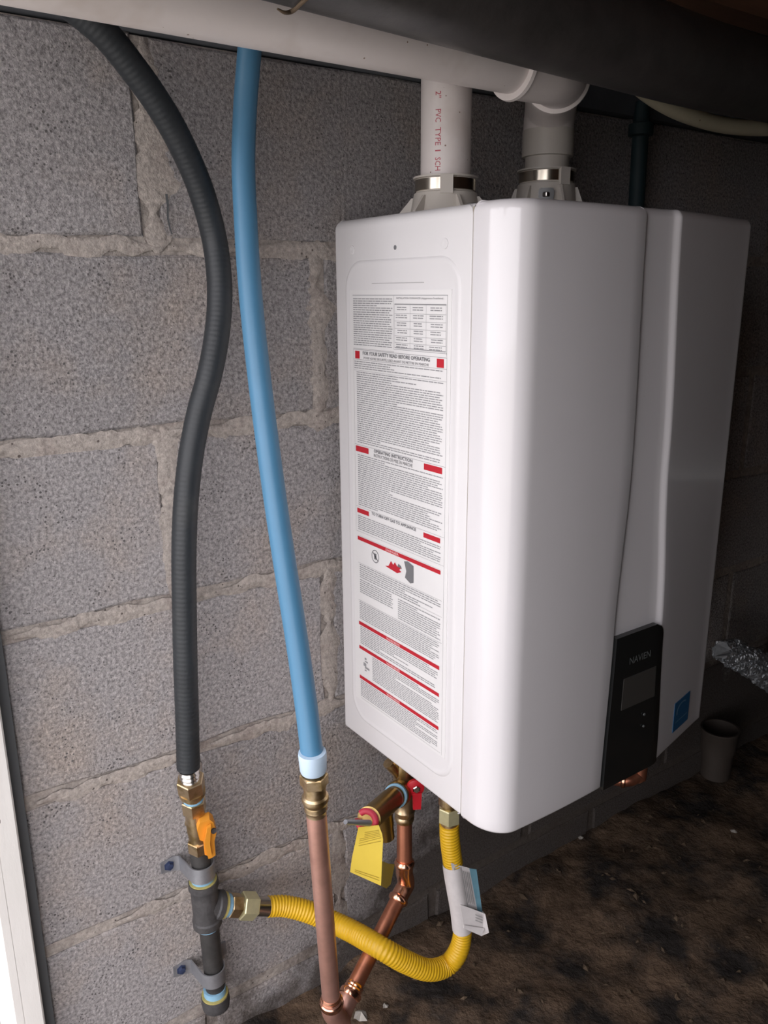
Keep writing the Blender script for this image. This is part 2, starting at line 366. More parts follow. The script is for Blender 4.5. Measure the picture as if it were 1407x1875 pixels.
# ------------------------------------------------------------------ the heater
H, D0, YB = .697, .336, -.0136
heater = thing('tankless_water_heater', 'large white wall-mounted tankless water heater with rounded front corner and long instruction label', 'water heater', (.22, -.17, 0))
def lerpk(z, tab):
    for (z0, a), (z1, b) in zip(tab, tab[1:]):
        if z <= z1:
            t = max(0, (z - z0) / (z1 - z0)); t = t * t * (3 - 2 * t); return a + (b - a) * t
    return tab[-1][1]
def gx(z): return lerpk(z, [(0, .184), (.21, .1895), (.42, .1995), (.70, .1935)])
def rx(z): return lerpk(z, [(0, .290), (.2, .281), (.42, .266), (.70, .252)])
def profile(z):
    g, r = gx(z), rx(z); P = []
    P += [(.010, -.2760), (.0016, -.2752), (0, -.2768)]
    R = .036
    for i in range(15):
        a = math.pi / 2 * i / 14; P.append((R - R * math.cos(a), -(D0 - .046) - .046 * math.sin(a)))
    for i in range(1, 8): P.append((R + (g - .004 - R) * i / 8, -D0 - .0015 * math.sin(math.pi * i / 8)))
    P += [(g - .0038, -D0), (g - .0024, -D0 + .0005), (g - .001, -D0 + .0024), (g + .0004, -D0 + .0038), (g + .002, -D0 + .0042), (g + .005, -D0 + .0042)]
    for i in range(1, 5): P.append((g + .005 + (r - .012 - g - .005) * i / 5, -D0 + .0042))
    for i in range(9):       # convex ridge, then concave step down
        t = i / 8; up_ = min(1, t / .55); up_ = up_ * up_ * (3 - 2 * up_); dn_ = max(0, (t - .5) / .5)
        P.append((r - .012 + .020 * t, -D0 + .0042 * (1 - up_) - .0003 + .0017 * dn_))
    x0 = r + .008; y0 = -D0 + .0015; y1 = -.3045; RR = .016
    for i in range(1, 8): P.append((x0 + (.4475 - RR - x0) * i / 8, y0 + (y1 - y0) * i / 8))
    for i in range(9):
        a = math.pi / 2 * i / 8; P.append((.4475 - RR + RR * math.sin(a), y1 + RR - RR * math.cos(a)))
    P += [(.4475, -.2768), (.4459, -.2752), (.4375, -.2760)]
    return P
def shell(prof, closed_caps, rb, rt, z0, z1, nz):
    lv = []
    for i in range(5): a = math.pi / 2 * i / 5; lv.append((z0 + rb * (1 - math.sin(a)) if 0 else z0 + rb - rb * math.cos(a), rb * (1 - math.sin(a))))
    lv = [(z0 + rb * (1 - math.cos(math.pi / 2 * i / 5)), rb * (1 - math.sin(math.pi / 2 * i / 5))) for i in range(6)]
    lv += [(z0 + rb + (z1 - rt - z0 - rb) * i / nz, 0) for i in range(1, nz)]
    lv += [(z1 - rt + rt * math.sin(math.pi / 2 * i / 7), rt * (1 - math.cos(math.pi / 2 * i / 7))) for i in range(8)]
    m = M(); vs = []; fs = []
    for z, ins in lv:
        P = prof(z); n = len(P)
        for k in range(n):
            p = V((*P[k], 0)); a = V((*P[(k - 1) % n], 0)); b = V((*P[(k + 1) % n], 0))
            t = (b - a); t = t.normalized() if t.length > 1e-9 else V((1, 0, 0)); nrm = V((-t.y, t.x, 0))
            q = p + nrm * ins; vs.append((q.x, q.y, z))
    for i in range(len(lv) - 1):
        for k in range(n):
            k2 = (k + 1) % n; fs.append((i * n + k, i * n + k2, (i + 1) * n + k2, (i + 1) * n + k))
    fs.append(tuple(range(n - 1, -1, -1))); o = (len(lv) - 1) * n; fs.append(tuple(o + k for k in range(n)))
    return m.add(vs, fs)
def rrect(x0, y0, x1, y1, r, n=6, rs=None):
    P = []
    for q, (cx, cy, a0) in enumerate([(x0, y0, 180), (x1, y0, 270), (x1, y1, 0), (x0, y1, 90)]):
        rr = r if rs is None else rs[q]
        px = cx + rr * (1 if q in (0, 3) else -1); py = cy + rr * (1 if q in (0, 1) else -1)
        for i in range(n + 1):
            a = math.radians(a0 + 90 * i / n); P.append((px + rr * math.cos(a), py + rr * math.sin(a)))
    return P
def bodyprof(z):
    P = rrect(0, -.2748, .4475, YB, .009, 5, (.001, .001, .006, .006)); return P
obj('body', shell(bodyprof, True, .006, .012, 0, H, 6), MT['enamel_side'], heater)
obj('front_cover', shell(profile, True, .005, .011, -.001, H + .001, 60), MT['enamel'], heater)
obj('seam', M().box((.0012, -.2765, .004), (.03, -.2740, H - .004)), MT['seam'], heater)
# raised rounded panel on the side: ring bead with slightly raised inside
def side_loop(d, r): return [(0, y, z) for y, z in rrect(-.2602 + d, .0327 + d, -.0395 - d, .6483 - d, r, 8)]
m = M(); L = [(0, .034, -.0001), (.0015, .033, .0012), (.004, .032, .0016), (.0065, .030, .0010), (.010, .027, .0010)]
vs = []
for d, r, h in L:
    vs += [(-h, p[1], p[2]) for p in side_loop(d, r)]
n = len(vs) // len(L)
m.add(vs, [(i * n + k, i * n + (k + 1) % n, (i + 1) * n + (k + 1) % n, (i + 1) * n + k) for i in range(len(L) - 1) for k in range(n)] + [tuple((len(L) - 1) * n + k for k in range(n))])
obj('side_panel', m, MT['enamel_side'], heater, ang=60)
obj('screw_dimple', M().lathe((0.0005, -.0552, .6608), (-1, 0, 0), [(0, .0058), (.0012, .0054), (.0016, .0035), (.0008, .001)], 20), MT['enamel_side'], heater)
obj('screw_dimple', M().lathe((0.0005, -.2322, .660), (-1, 0, 0), [(0, .0058), (.0012, .0054), (.0016, .0035), (.0008, .001)], 20), MT['enamel_side'], heater)
obj('hole', M().lathe((0.0005, -.1442, .660), (-1, 0, 0), [(0, .0026), (.0008, .0026)], 16), MT['ink'], heater)
a, b = at(683, 519, x=0), at(778, 519, x=0)
obj('embossed_line', M().box((-.0014, b.y, a.z - .0004), (-.0009, a.y, a.z + .0004)), mat('line_grey', (.45, .44, .44), .6), heater)

# ---- instruction label on the side
LX = -.0016
label = obj('instruction_label', M().box((LX, -.2465, .064), (-.0009, -.0505, .614)), MT['paper'], heater, smooth=False)
Y0, Y1 = -.0578, -.2405       # left and right margin of the print
def Yf(u): return Y0 + (Y1 - Y0) * u
px_ = LX - .0003
def qd(m, u0, u1, z0, z1, x=px_): m.add([(x, Yf(u0), z0), (x, Yf(u1), z0), (x, Yf(u1), z1), (x, Yf(u0), z1)], [(0, 3, 2, 1)])
rnd = random.Random(3)
def lines(m, u0, u1, ztop, zbot, n, fill=.62, ends=None, wordy=True):
    st = (ztop - zbot) / n
    for i in range(n):
        z1 = ztop - st * i; z0 = z1 - st * .42
        end = u1 - (u1 - u0) * (rnd.choice([0, .0, .01, .03, rnd.uniform(0, .1), rnd.uniform(.1, .75)]) if ends is None else ends)
        u = u0
        while u < end:
            wlen = rnd.uniform(.015, .06); e = min(u + wlen, end); qd(m, u, e, z0, z1); u = e + (.0055 if wordy else .003)
fine = M(); rules = M(); red = M()
# top left column and clearance table
lines(fine, .005, .455, .6045, .5475, 22)
qd(rules, 0, 1, .6078, .6084); qd(rules, 0, .47, .5445, .5449); qd(rules, .47, 1, .5475, .548)
qd(rules, .468, .4695, .5475, .608); qd(rules, .996, .998, .545, .608)
for z in (.5985, .5880, .5795, .5712, .5629, .5552): qd(rules, .478, .988, z, z + .0004)
qd(rules, .478, .988, .5977, .5987); qd(rules, .478, .988, .5492, .5502)
for u in (.478, .64, .80, .986): qd(rules, u, u + .0015, .550, .598)
for z in (.5955, .5868, .5782, .5700, .5618, .5540):
    for u0, u1 in ((.49, .62), (.66, .78), (.83, .96)):
        lines(fine, u0 + rnd.uniform(0, .02), u1 - rnd.uniform(0, .02), z, z - .0052, 2, ends=0)
# safety banner
qd(rules, 0, 1, .5432, .5437); qd(rules, .0, 1, .5312, .5316); qd(rules, 0, .0015, .31, .5437); qd(rules, .9985, 1, .066, .5437); qd(rules, 0, 1, .5180, .5183)
qd(red, .020, .075, .5325, .5418); qd(red, .905, .972, .5325, .5418)
lines(fine, .01, .975, .5295, .5190, 4); lines(fine, .035, .97, .5165, .4260, 34)
# operating banner
qd(rules, 0, 1, .4243, .4247); qd(red, .012, .17, .4155, .4228); qd(red, .788, .968, .4155, .4228)
lines(fine, .035, .975, .4120, .3440, 26)
qd(rules, 0, 1, .3428, .3431); qd(red, .018, .165, .3345, .3405); qd(red, .788, .958, .3345, .3405)
lines(fine, .025, .965, .3310, .3105, 8); qd(rules, 0, 1, .3090, .3093)
qd(red, .018, .965, .2972, .3022); qd(rules, .018, .965, .3032, .3034)
qd(rules, .02, .985, .2655, .2658)
lines(fine, .04, .97, .2640, .2440, 7); lines(fine, .04, .45, .2430, .2230, 7); lines(fine, .51, .97, .2420, .2140, 10); qd(rules, .53, .985, .2455, .2457)
qd(rules, .02, .985, .2125, .2129); lines(fine, .03, .96, .2110, .1850, 10)
qd(red, .018, .965, .1770, .1820); lines(fine, .035, .95, .1755, .1490, 10)
qd(red, .018, .965, .1418, .1465); lines(fine, .19, .965, .1400, .1050, 14)
qd(red, .018, .965, .0972, .1020); lines(fine, .03, .955, .0955, .0700, 10); qd(rules, .03, .985, .0680, .0683)
obj('fine_print', fine, MT['ink2'], label, smooth=False, kind='stuff', label='rows of small grey print')
obj('rule_line', rules, MT['ink2'], label, smooth=False, kind='stuff')
for f in red.f:
    obj('red_bar', M().add([red.v[i] for i in f], [(0, 1, 2, 3)]), MT['red'], label, smooth=False)
def label_text(s, u0, u1, z0, z1, mt, bold=.01, x=px_ - .0002):
    vs, fs = text2d(s, abs(Yf(u1) - Yf(u0)), z1 - z0, bold)
    obj('print', M().add([(x, Yf(u0) - a, z0 + b) for a, b in vs], [f[::-1] for f in fs]), mt, label, smooth=False)
label_text('INSTALLATION CLEARANCES (dégagements d\'installation)', .50, .96, .6035, .6060, MT['ink'], .0)
label_text('FOR YOUR SAFETY READ BEFORE OPERATING', .115, .84, .5376, .5420, MT['ink'], .02)
label_text('POUR VOTRE SÉCURITÉ, LISEZ AVANT DE METTRE EN MARCHE', .125, .83, .5322, .5362, MT['ink'], .0)
label_text('OPERATING INSTRUCTION', .235, .67, .4195, .4238, MT['ink'], .02)
label_text('INSTRUCTIONS DE MISE EN MARCHE', .235, .67, .4140, .4182, MT['ink'], .0)
label_text('TO TURN OFF GAS TO APPLIANCE', .20, .71, .3382, .3422, MT['ink'], .02)
label_text('DANGER', .37, .52, .2982, .3012, MT['pink'], .02)
for z in (.1780, .1427, .0981): label_text('WARNING', .37, .53, z, z + .003, MT['pink'], .02)
# pictograms: struck-out round sign, flame and grey slab
def pic(mt, lab=None):
    global pict
    obj('pictogram', pict, mt, label, smooth=False, label=lab); pict = M()
pict = M(); cy, cz = Yf(.24), .2840
for r0, r1 in ((.0083, .0072),):
    n = 28; vs = [(px_, cy + r * math.cos(2 * math.pi * k / n), cz + r * 1.05 * math.sin(2 * math.pi * k / n)) for r in (r0, r1) for k in range(n)]
    pict.add(vs, [(k, (k + 1) % n, n + (k + 1) % n, n + k) for k in range(n)])
pic(MT['ink'], 'round sign with a black container struck out')
pict.add([(px_, cy + .0025, cz + .004), (px_, cy - .0025, cz + .004), (px_, cy - .0025, cz - .004), (px_, cy + .0025, cz - .004)], [(0, 1, 2, 3)])
pic(MT['ink'])
pict.add([(px_, cy + .0065, cz + .0045), (px_, cy + .0055, cz + .0055), (px_, cy - .0065, cz - .0045), (px_, cy - .0055, cz - .0055)], [(0, 1, 2, 3)])
pic(MT['ink'])
pict.add([(px_, Yf(.505), .284), (px_, Yf(.515), .288), (px_, Yf(.545), .2865), (px_, Yf(.555), .283)], [(0, 1, 2, 3)])
pic(MT['ink'])
m = M(); fl = [(.36, .2775), (.40, .2795), (.43, .2875), (.455, .2835), (.475, .2880), (.50, .2840), (.545, .2835), (.525, .2805), (.55, .2790), (.52, .2765), (.50, .2750)]
m.add([(px_, Yf(u), z) for u, z in fl], [tuple(range(len(fl)))]); obj('pictogram', m, MT['red'], label, smooth=False, label='red flame')
m = M(); fl = [(.58, .2945), (.62, .2965), (.685, .2935), (.685, .2720), (.65, .2695), (.59, .2740), (.605, .283)]
m.add([(px_, Yf(u), z) for u, z in fl], [tuple(range(len(fl)))]); obj('pictogram', m, mat('pictogram_grey', (.18, .18, .19), .6), label, smooth=False, label='grey slab')
m = M()
for u, z, a_, b_ in ((.10, .131, .012, .0015), (.11, .127, .02, .001), (.09, .122, .018, .0025), (.12, .118, .03, .0015), (.10, .114, .012, .001)): qd(m, u - a_, u + a_, z - b_, z + b_)
obj('pictogram', m, MT['ink2'], label, smooth=False)

# ---- black control panel following the front
def yfront(x, z):
    P = profile(z)[2:-3]
    for (x0, y0), (x1, y1) in zip(P, P[1:]):
        if x0 <= x <= x1 and x1 > x0: return y0 + (y1 - y0) * (x - x0) / (x1 - x0)
    return -D0
m = M(); rows = []
zs = [.0 + .204 * i / 30 for i in range(31)]
def pane(z0, z1, nz, f0, f1, off, ncol=14, topround=0, m=None, th=.0025):
    """slab that follows the front between fractions f0..f1 of the recess width"""
    m = m or M(); n0 = len(m.v); vs = []
    for i in range(nz + 1):
        z = z0 + (z1 - z0) * i / nz
        xa, xb = gx(z) - .001, rx(z) + .003
        cut = 0
        if topround and z > z1 - topround: cut = topround - math.sqrt(max(0, topround ** 2 - (z - (z1 - topround)) ** 2))
        for k in range(ncol + 1):
            f = f0 + (f1 - f0) * k / ncol; x = xa + (xb - xa) * f; x = min(x, xb - cut)
            base = -D0 - .0004 + .003 * max(0, min(1, (f - .85) / .15)) ** 2
            vs.append((x, base - off, z))
    N = (nz + 1) * (ncol + 1); back = [(x, y + th, z) for x, y, z in vs]; C = ncol + 1
    fs = [(i * C + k, i * C + k + 1, (i + 1) * C + k + 1, (i + 1) * C + k) for i in range(nz) for k in range(ncol)]
    for i in range(nz): fs += [(i * C, (i + 1) * C, N + (i + 1) * C, N + i * C), (i * C + ncol, N + i * C + ncol, N + (i + 1) * C + ncol, (i + 1) * C + ncol)]
    for k in range(ncol): fs += [(k, N + k, N + k + 1, k + 1), (nz * C + k, nz * C + k + 1, N + nz * C + k + 1, N + nz * C + k)]
    return m.add(vs + back, fs)
panel = obj('control_panel', pane(-.001, .2055, 34, 0, 1, .003, topround=.018, th=.012), MT['blackgloss'], heater, label='black glossy control panel with unlit display')
obj('display', pane(.104, .147, 6, .20, .84, .0036, th=.001), MT['lcd'], panel)
def front_text(s, f0, f1, z0, z1, mt):
    z = (z0 + z1) / 2; xa, xb = gx(z), rx(z); X0 = xa + (xb - xa) * f0; W_ = (xb - xa) * (f1 - f0)
    vs, fs = text2d(s, W_, z1 - z0, .01)
    obj('lettering', M().add([(X0 + a, -D0 - .0042, z0 + b) for a, b in vs], fs), mt, panel, smooth=False)
front_text('NAVIEN', .28, .72, .1645, .1735, MT['greyprint'])
for f, z in ((.66, .0845), (.66, .0675)):
    x = gx(z) + (rx(z) - gx(z)) * f
    obj('indicator', M().lathe((x, -D0 - .0045, z), (0, -1, 0), [(0, .0018), (.0012, .0016)], 12), MT['greyprint'], panel)
# blue sticker right of the panel
def onright(px, py):
    p = at(px, py, y=-.315)
    for _ in range(4): p = at(px, py, y=yfront(min(p.x, .42), .05) - .0006)
    return p
q = [onright(*a) for a in ((1236.5, 1289), (1263, 1266.5), (1260.6, 1321), (1232.7, 1336))]
x0 = (q[0].x + q[3].x) / 2; x1 = (q[1].x + q[2].x) / 2; z1 = (q[0].z + q[1].z) / 2; z0 = (q[2].z + q[3].z) / 2
yl, yr_ = yfront(x0, .05) - .0008, yfront(x1, .05) - .0008
st = obj('energy_sticker', M().prism([(x0, yl, z0), (x1, yr_, z0), (x1, yr_, z1), (x0, yl, z1)], (0, .0006, 0)), MT['bluesticker'], heater, smooth=False)
m = M(); arc = []
for i in range(15):
    a = math.radians(200 - 150 * i / 14); arc.append((.5 + .36 * math.cos(a), .62 + .26 * math.sin(a)))
def stp(u, v): return (x0 + (x1 - x0) * u, yl + (yr_ - yl) * u - .0002, z0 + (z1 - z0) * v)
m.add([stp(u, v) for u, v in arc] + [stp(.5 + (u - .5) * .82, .62 + (v - .62) * .82) for u, v in arc], [(i, i + 1, 16 + i, 15 + i) for i in range(14)])
m.add([stp(.1, .28), stp(.9, .28), stp(.9, .31), stp(.1, .31)], [(0, 1, 2, 3)])
obj('sticker_print', m, MT['bluepale'], st, smooth=False)

# ---- vent collars on the top
def vent_collar(cx, cy, zc, hole):
    col = obj('vent_collar', M().lathe((cx, cy, .690), (0, 0, 1), [(0, .0455), (.012, .0455), (.016, .042), (zc - .690 - .006, .0380), (zc - .690 - .005, .0355), (zc - .690 + .010, .0355), (zc - .690 + .0105, .0390), (zc - .690 + .0125, .0390), (zc - .690 + .0135, .031)], 40), MT['pvcgrey'], heater)
    for k in range(6):
        a = math.radians(60 * k + 12); d = V((math.cos(a), math.sin(a), 0)); t = V((-d.y, d.x, 0)) * .0018
        P = [V((cx, cy, .692)) + d * .036, V((cx, cy, .692)) + d * .060, V((cx, cy, .704)) + d * .0575, V((cx, cy, zc - .010)) + d * .0415, V((cx, cy, zc - .010)) + d * .034]
        obj('rib', M().prism([p - t for p in P], t * 2), MT['pvcgrey'], col, smooth=False)
    band = obj('clamp_band', M().lathe((cx, cy, zc - .0040), (0, 0, 1), [(0, .0352), (.0005, .0368), (.013, .0368), (.0135, .0352)], 48), MT['steelband'], col)
    for a in (hole,):
        a = math.radians(a); d = V((math.cos(a), math.sin(a), 0)); t = V((-d.y, d.x, 0)); c = V((cx, cy, zc - .009)) + d * .0355
        P = [c - t * .0075, c + t * .0075, c + t * .0075 + V((0, 0, .0205)), c - t * .0075 + V((0, 0, .0205))]
        obj('clamp_block', M().prism(P, d * .0045), MT['pvcgrey'], col, smooth=False)
    return col
vent_collar(.105, -.103, .732, 233)
c2 = vent_collar(.290, -.090, .755, 262)
a = math.radians(225); d = V((math.cos(a), math.sin(a), 0)); t = V((-d.y, d.x, 0)); c = V((.290, -.090, 0)) + d * .037
c = c + V((0, 0, at(976, 354, y=-.12).z))
P = [(c + t * u + V((0, 0, v))) for u, v in rrect(-.010, -.007, .010, .008, .004, 4)]
pt = obj('test_port', M().prism(P, d * .007), MT['blackgloss'], c2)
obj('port_plug', M().rbox(tuple(c + d * .006 - V((.004, .004, .003))), tuple(c + d * .006 + V((.004, .004, .003))), .001), MT['steel'], pt)

# ------------------------------------------------------------------ vent pipes
vp = thing('vent_pipe', 'white upright vent pipe with red print, nearer the side label, on the heater top', 'pipe', (.105, -.103, .75))
obj('pipe', M().lathe((.105, -.103, .728), (0, 0, 1), [(0, .03015), (.425, .03015)], 48), MT['pvc'], vp)
def wrap_text(s, za, zb, wid, ang, mt, parent):
    vs, fs = text2d(s, za - zb, wid, .004)
    out = []
    for u, v in vs:     # reads downwards, tops of the letters to the right
        th = math.radians(ang) + (v - wid / 2) / .0303
        out.append((.105 + .0304 * math.cos(th), -.103 + .0304 * math.sin(th), za - u))
    obj('pipe_print', M().add(out, fs), mt, parent, smooth=False)
for s, p0, p1 in (('2"', 160, 174), ('PVC', 194, 219), ('TYPE', 228, 262), ('1', 270, 273), ('SCH', 284, 309)):
    wrap_text(s, at(790, p0, y=-.128).z, at(795, p1, y=-.128).z, .0068, 213, MT['printred'], vp)

ex = thing('vent_pipe', 'white horizontal vent pipe crossing under the black drain pipe, bent down onto the heater top', 'pipe', (.290, -.09, .77))
PY, PZ = -.190, .8540
obj('pipe', M().lathe((-.75, PY, PZ), (1, 0, 0), [(0, .03015), (.885, .03015)], 48), MT['pvc'], ex, label='long horizontal run')
el = obj('elbow', M().tube([(.128, PY, PZ), (.150, PY, PZ), (.185, PY, PZ), (.212, PY + .012, PZ), (.236, PY + .040, PZ), (.258, PY + .065, PZ - .002), (.280, PY + .088, PZ - .012), (.290, PY + .100, PZ - .030), (.290, PY + .100, PZ - .045)],
                     [.0350, .0350, .0345, .0340, .0335, .0335, .033, .033, .033], 48, 8), MT['pvc'], ex)
obj('elbow_rim', M().lathe((.126, PY, PZ), (1, 0, 0), [(0, .0312), (0, .0368), (.004, .0378), (.006, .0352)], 48), MT['pvc'], el)
dd = V((.70, .71, 0))
obj('elbow_rim', M().lathe(V((.214, PY + .0150, PZ)), dd, [(0, .034), (.0015, .0385), (.006, .0388), (.008, .034)], 48), MT['pvc'], el)
obj('riser', M().lathe((.290, -.090, .750), (0, 0, 1), [(0, .0290), (.033, .0290), (.0335, .0338), (.066, .0338), (.0665, .0306), (.095, .0306)], 48), MT['pvcgrey'], ex, label='grey-beige riser with sleeve')

# ------------------------------------------------------------------ black drain pipe, cream pipe
dp = thing('drain_pipe', 'thick black plastic drain pipe running across the top under the joists', 'pipe', (.23, -.30, .857))
obj('pipe', M().tube([(-.9, -.412, .856), (-.5, -.3725, .8562), (-.1, -.333, .8566), (.15, -.3085, .857), (.33, -.291, .8585), (.55, -.268, .8665), (.9, -.235, .874), (1.6, -.17, .885)], .0445, 64, 10), MT['abs'], dp)
obj('hub', M().lathe((-.62, -.3845, .856), (.995, .0986, 0), [(0, .045), (.002, .050), (.05, .050), (.052, .045)], 48), MT['abs'], dp)
cp = [at(1125, 105, y=-.20), at(1160, 148, y=-.19), at(1205, 184, y=-.18), at(1260, 211, y=-.18), at(1330, 230, y=-.18), at(1407, 235, y=-.185), at(1480, 228, y=-.175), at(1540, 205, y=-.165)]
tag(obj('cream_pipe', M().tube(cp, .0105, 28, 8), MT['cream']), 'curved cream plastic pipe sagging below the black drain pipe at the right', 'pipe')
# tan rootlet stuck to the underside of the drain pipe
def on_drain(px, py):
    A_, d_ = V((-.5, -.3725, .8562)), V((.995, .0986, .001)).normalized(); best = None
    for k in range(400):
        p = atZ(px, py, .5 + k * .0015); r = (p - A_) - d_ * (p - A_).dot(d_)
        if r.length < .0455: return p
        if best is None or r.length < best[0]: best = (r.length, p, r)
    return best[1]
def atZ(px, py, z): return CAM_C + (CAM_R @ V(((px - 703.5) / F_PX, -(py - 937.5) / F_PX, -1))) * z
tag(obj('rootlet', M().tube([on_drain(572, -10), on_drain(552, 6), on_drain(536, 20), on_drain(522, 23), on_drain(508, 16)], [.0012, .0016, .0018, .0014, .0007], 8, 5), MT['litter']), 'thin tan rootlet stuck to the underside of the black drain pipe', 'root')

# ------------------------------------------------------------------ blue supply pipe and the copper line
bl = [(470, -60, .825), (460, 60, .842), (455, 120, .850), (449, 200, .860), (446, 300, .866), (450, 400, .868), (456, 500, .868), (467, 620, .868), (486, 780, .868), (505, 920, .872), (523, 1040, .878), (545, 1180, .884), (562, 1300, .887), (573, 1392, .889)]
def atZ(px, py, z): return CAM_C + (CAM_R @ V(((px - 703.5) / F_PX, -(py - 937.5) / F_PX, -1))) * z
bp_ = [atZ(*a) for a in bl]
e1 = atZ(583, 1540, .925); cb = atZ(607, 1832, 1.045); e2 = e1.lerp(cb, .55)
wp = thing('water_pipe', 'bright blue flexible water pipe hanging from the top to the copper line', 'pipe', tuple(bp_[-1]))
# keep the blue tube clear of the white run: it passes behind it
obj('tube', M().tube(bp_, .0125, 32, 8), MT['blue'], wp)
dn = (e1 - bp_[-1]).normalized()
obj('end_ring', M().lathe(bp_[-1] - dn * .011, dn, [(0, .0130), (.0, .0150), (.003, .0156), (.022, .0148), (.025, .0138), (.026, .010)], 36), MT['ring'], wp, label='pale blue-white end ring')

cl = thing('copper_line', 'copper water line running down from the blue pipe and back up to the heater inlet', 'pipe', tuple(cb))
s0 = bp_[-1] + dn * .017
ad = obj('brass_adapter', M().lathe(s0, dn, [(0, .0135), (.016, .0135), (.0165, .0125), (.028, .0125), (.030, .0148), (.034, .0152), (.037, .0140), (.040, .0128), (.042, .0134), (.045, .0126), (.047, .0130), (.050, .0116), (.054, .0116)], 32), MT['brass'], cl, label='brass press adapter')
obj('nut', M().hexa(s0 + dn * .001, dn, .014, .0158), MT['brass'], ad)
s1 = s0 + dn * .052
obj('pipe', M().tube([s1, s1.lerp(cb, .5), cb], .0115, 32, 6), MT['copper'], cl, label='dull pinkish upright copper tube')
dv = (cb - s1).normalized()
K1 = atZ(645, 1814, 1.105); K0 = at(737, 1632, y=-.116); K2 = at(741, 1592, y=-.112)
dk = (K1 - K0).normalized()
low1 = cb + dv * .045 + V((.012, 0, -.008)); low2 = K1 + dk * .035 + V((0, 0, -.012))
obj('elbow', M().tube([cb - dv * .004, cb + dv * .006, cb + dv * .02, cb + dv * .034 + V((.004, 0, 0)), low1, (low1 + low2) / 2 + V((0, 0, -.012)), low2, K1 + dk * .018, K1 + dk * .004],
                      [.0132, .0138, .0134, .0132, .0128, .0125, .0130, .0136, .0134], 32, 8), MT['copper'], cl)
for p, d_ in ((cb, dv), (K1, dk)):
    obj('bead', M().lathe(p - d_ * .010, d_, [(0, .0118), (.003, .0130), (.005, .0124), (.007, .0134), (.009, .0128), (.0105, .0150), (.014, .0158), (.0175, .0150), (.019, .013)], 36), MT['copperb'], cl, label='shiny rolled bead')
obj('pipe', M().tube([K1, K0], .0111, 32, 1), MT['copperd'], cl, label='slanting copper tube behind the yellow hose')
# the two 45 degree press fittings and the riser to the valve
VT = at(741, 1480, y=-.105)
VX, VY = VT.x, VT.y
VIN = V((VX, VY, 0))
K3 = V((VX, VY, at(742, 1500, y=VY).z))
obj('elbow', M().tube([K0 + dk * .010, K0, K0 - dk * .010 + V((.001, 0, .002)), K2 + V((0, 0, -.006)), K2, K2 + V((0, 0, .010))], .0126, 32, 8), MT['copperb'], cl)
for p, d_ in ((K0 + dk * .012, dk), (K2 + V((0, 0, .011)), V((0, 0, 1)))):
    obj('bead', M().lathe(p - d_ * .004, d_, [(0, .0125), (.002, .0145), (.005, .0150), (.008, .0138), (.010, .0118)], 32), MT['copperb'], cl)
obj('pipe', M().tube([K2, K3], .0111, 32, 1), MT['copperd'], cl, label='short copper riser below the brass valve')

# ------------------------------------------------------------------ brass isolation valve with relief valve and tag
iv = thing('isolation_valve', 'brass isolation valve under the left rear of the heater with red lever handle', 'valve', (VX, VY, -.01))
up = V((0, 0, 1)); zc = at(737, 1445, y=VY).z
obj('union_nut', M().hexa((VX, VY, -.026), up, .022, .0175), MT['brass'], iv)
obj('valve_body', M().lathe((VX, VY, K3.z - .002), up, [(0, .0128), (.004, .0140), (.008, .0140), (.010, .0128), (.016, .0150), (.019, .0155), (.022, .0135), (.034, .0138), (.040, .016), (zc - K3.z + .012, .0165), (-.026 - K3.z + .002, .0135)], 32), MT['brass'], iv)
rz = V((VX, VY, zc))
RV = at(672, 1503, y=-.190)
dr = (RV - rz).normalized()
obj('side_port', M().lathe(rz, dr, [(.006, .0150), (.020, .0165), (.023, .0180), (.036, .0180), (.038, .0165)], 32), MT['brassd'], iv)
sp = at(712, 1396, y=-.10)
obj('drain_cap', M().tube([rz + V((0, 0, .012)), (rz + V((0, 0, .012))).lerp(sp, .6), sp], [.0085, .0078, .0088], 24, 4), MT['brass'], iv, label='small brass drain stub pointing up left')
RHp = at(765, 1443, y=-.135)
h = obj('lever_handle', M().lathe(RHp + V((0, .006, 0)), (-.5, -.86, 0), [(0, .006), (.001, .0125), (.0055, .0125), (.0065, .011)], 28), MT['redh'], iv, label='red lever handle')
dq = V((.86, -.5, 0)).normalized(); bse = RHp + V((0, .002, -.006))
obj('lever', M().prism([bse - dq * .0065, bse - dq * .0055 + V((0, 0, -.026)), bse + dq * .0055 + V((0, 0, -.026)), bse + dq * .0065], V((-.0025, -.0045, 0))), MT['redh'], h)
obj('lever_nut', M().hexa(RHp + V((-.0025, -.0005, 0)), (-.5, -.86, 0), .0035, .0055), MT['steel'], h)
obj('handle_stem', M().tube([rz + V((.004, -.004, .004)), RHp + V((0, .008, 0))], .006, 16, 1), MT['brassd'], iv)

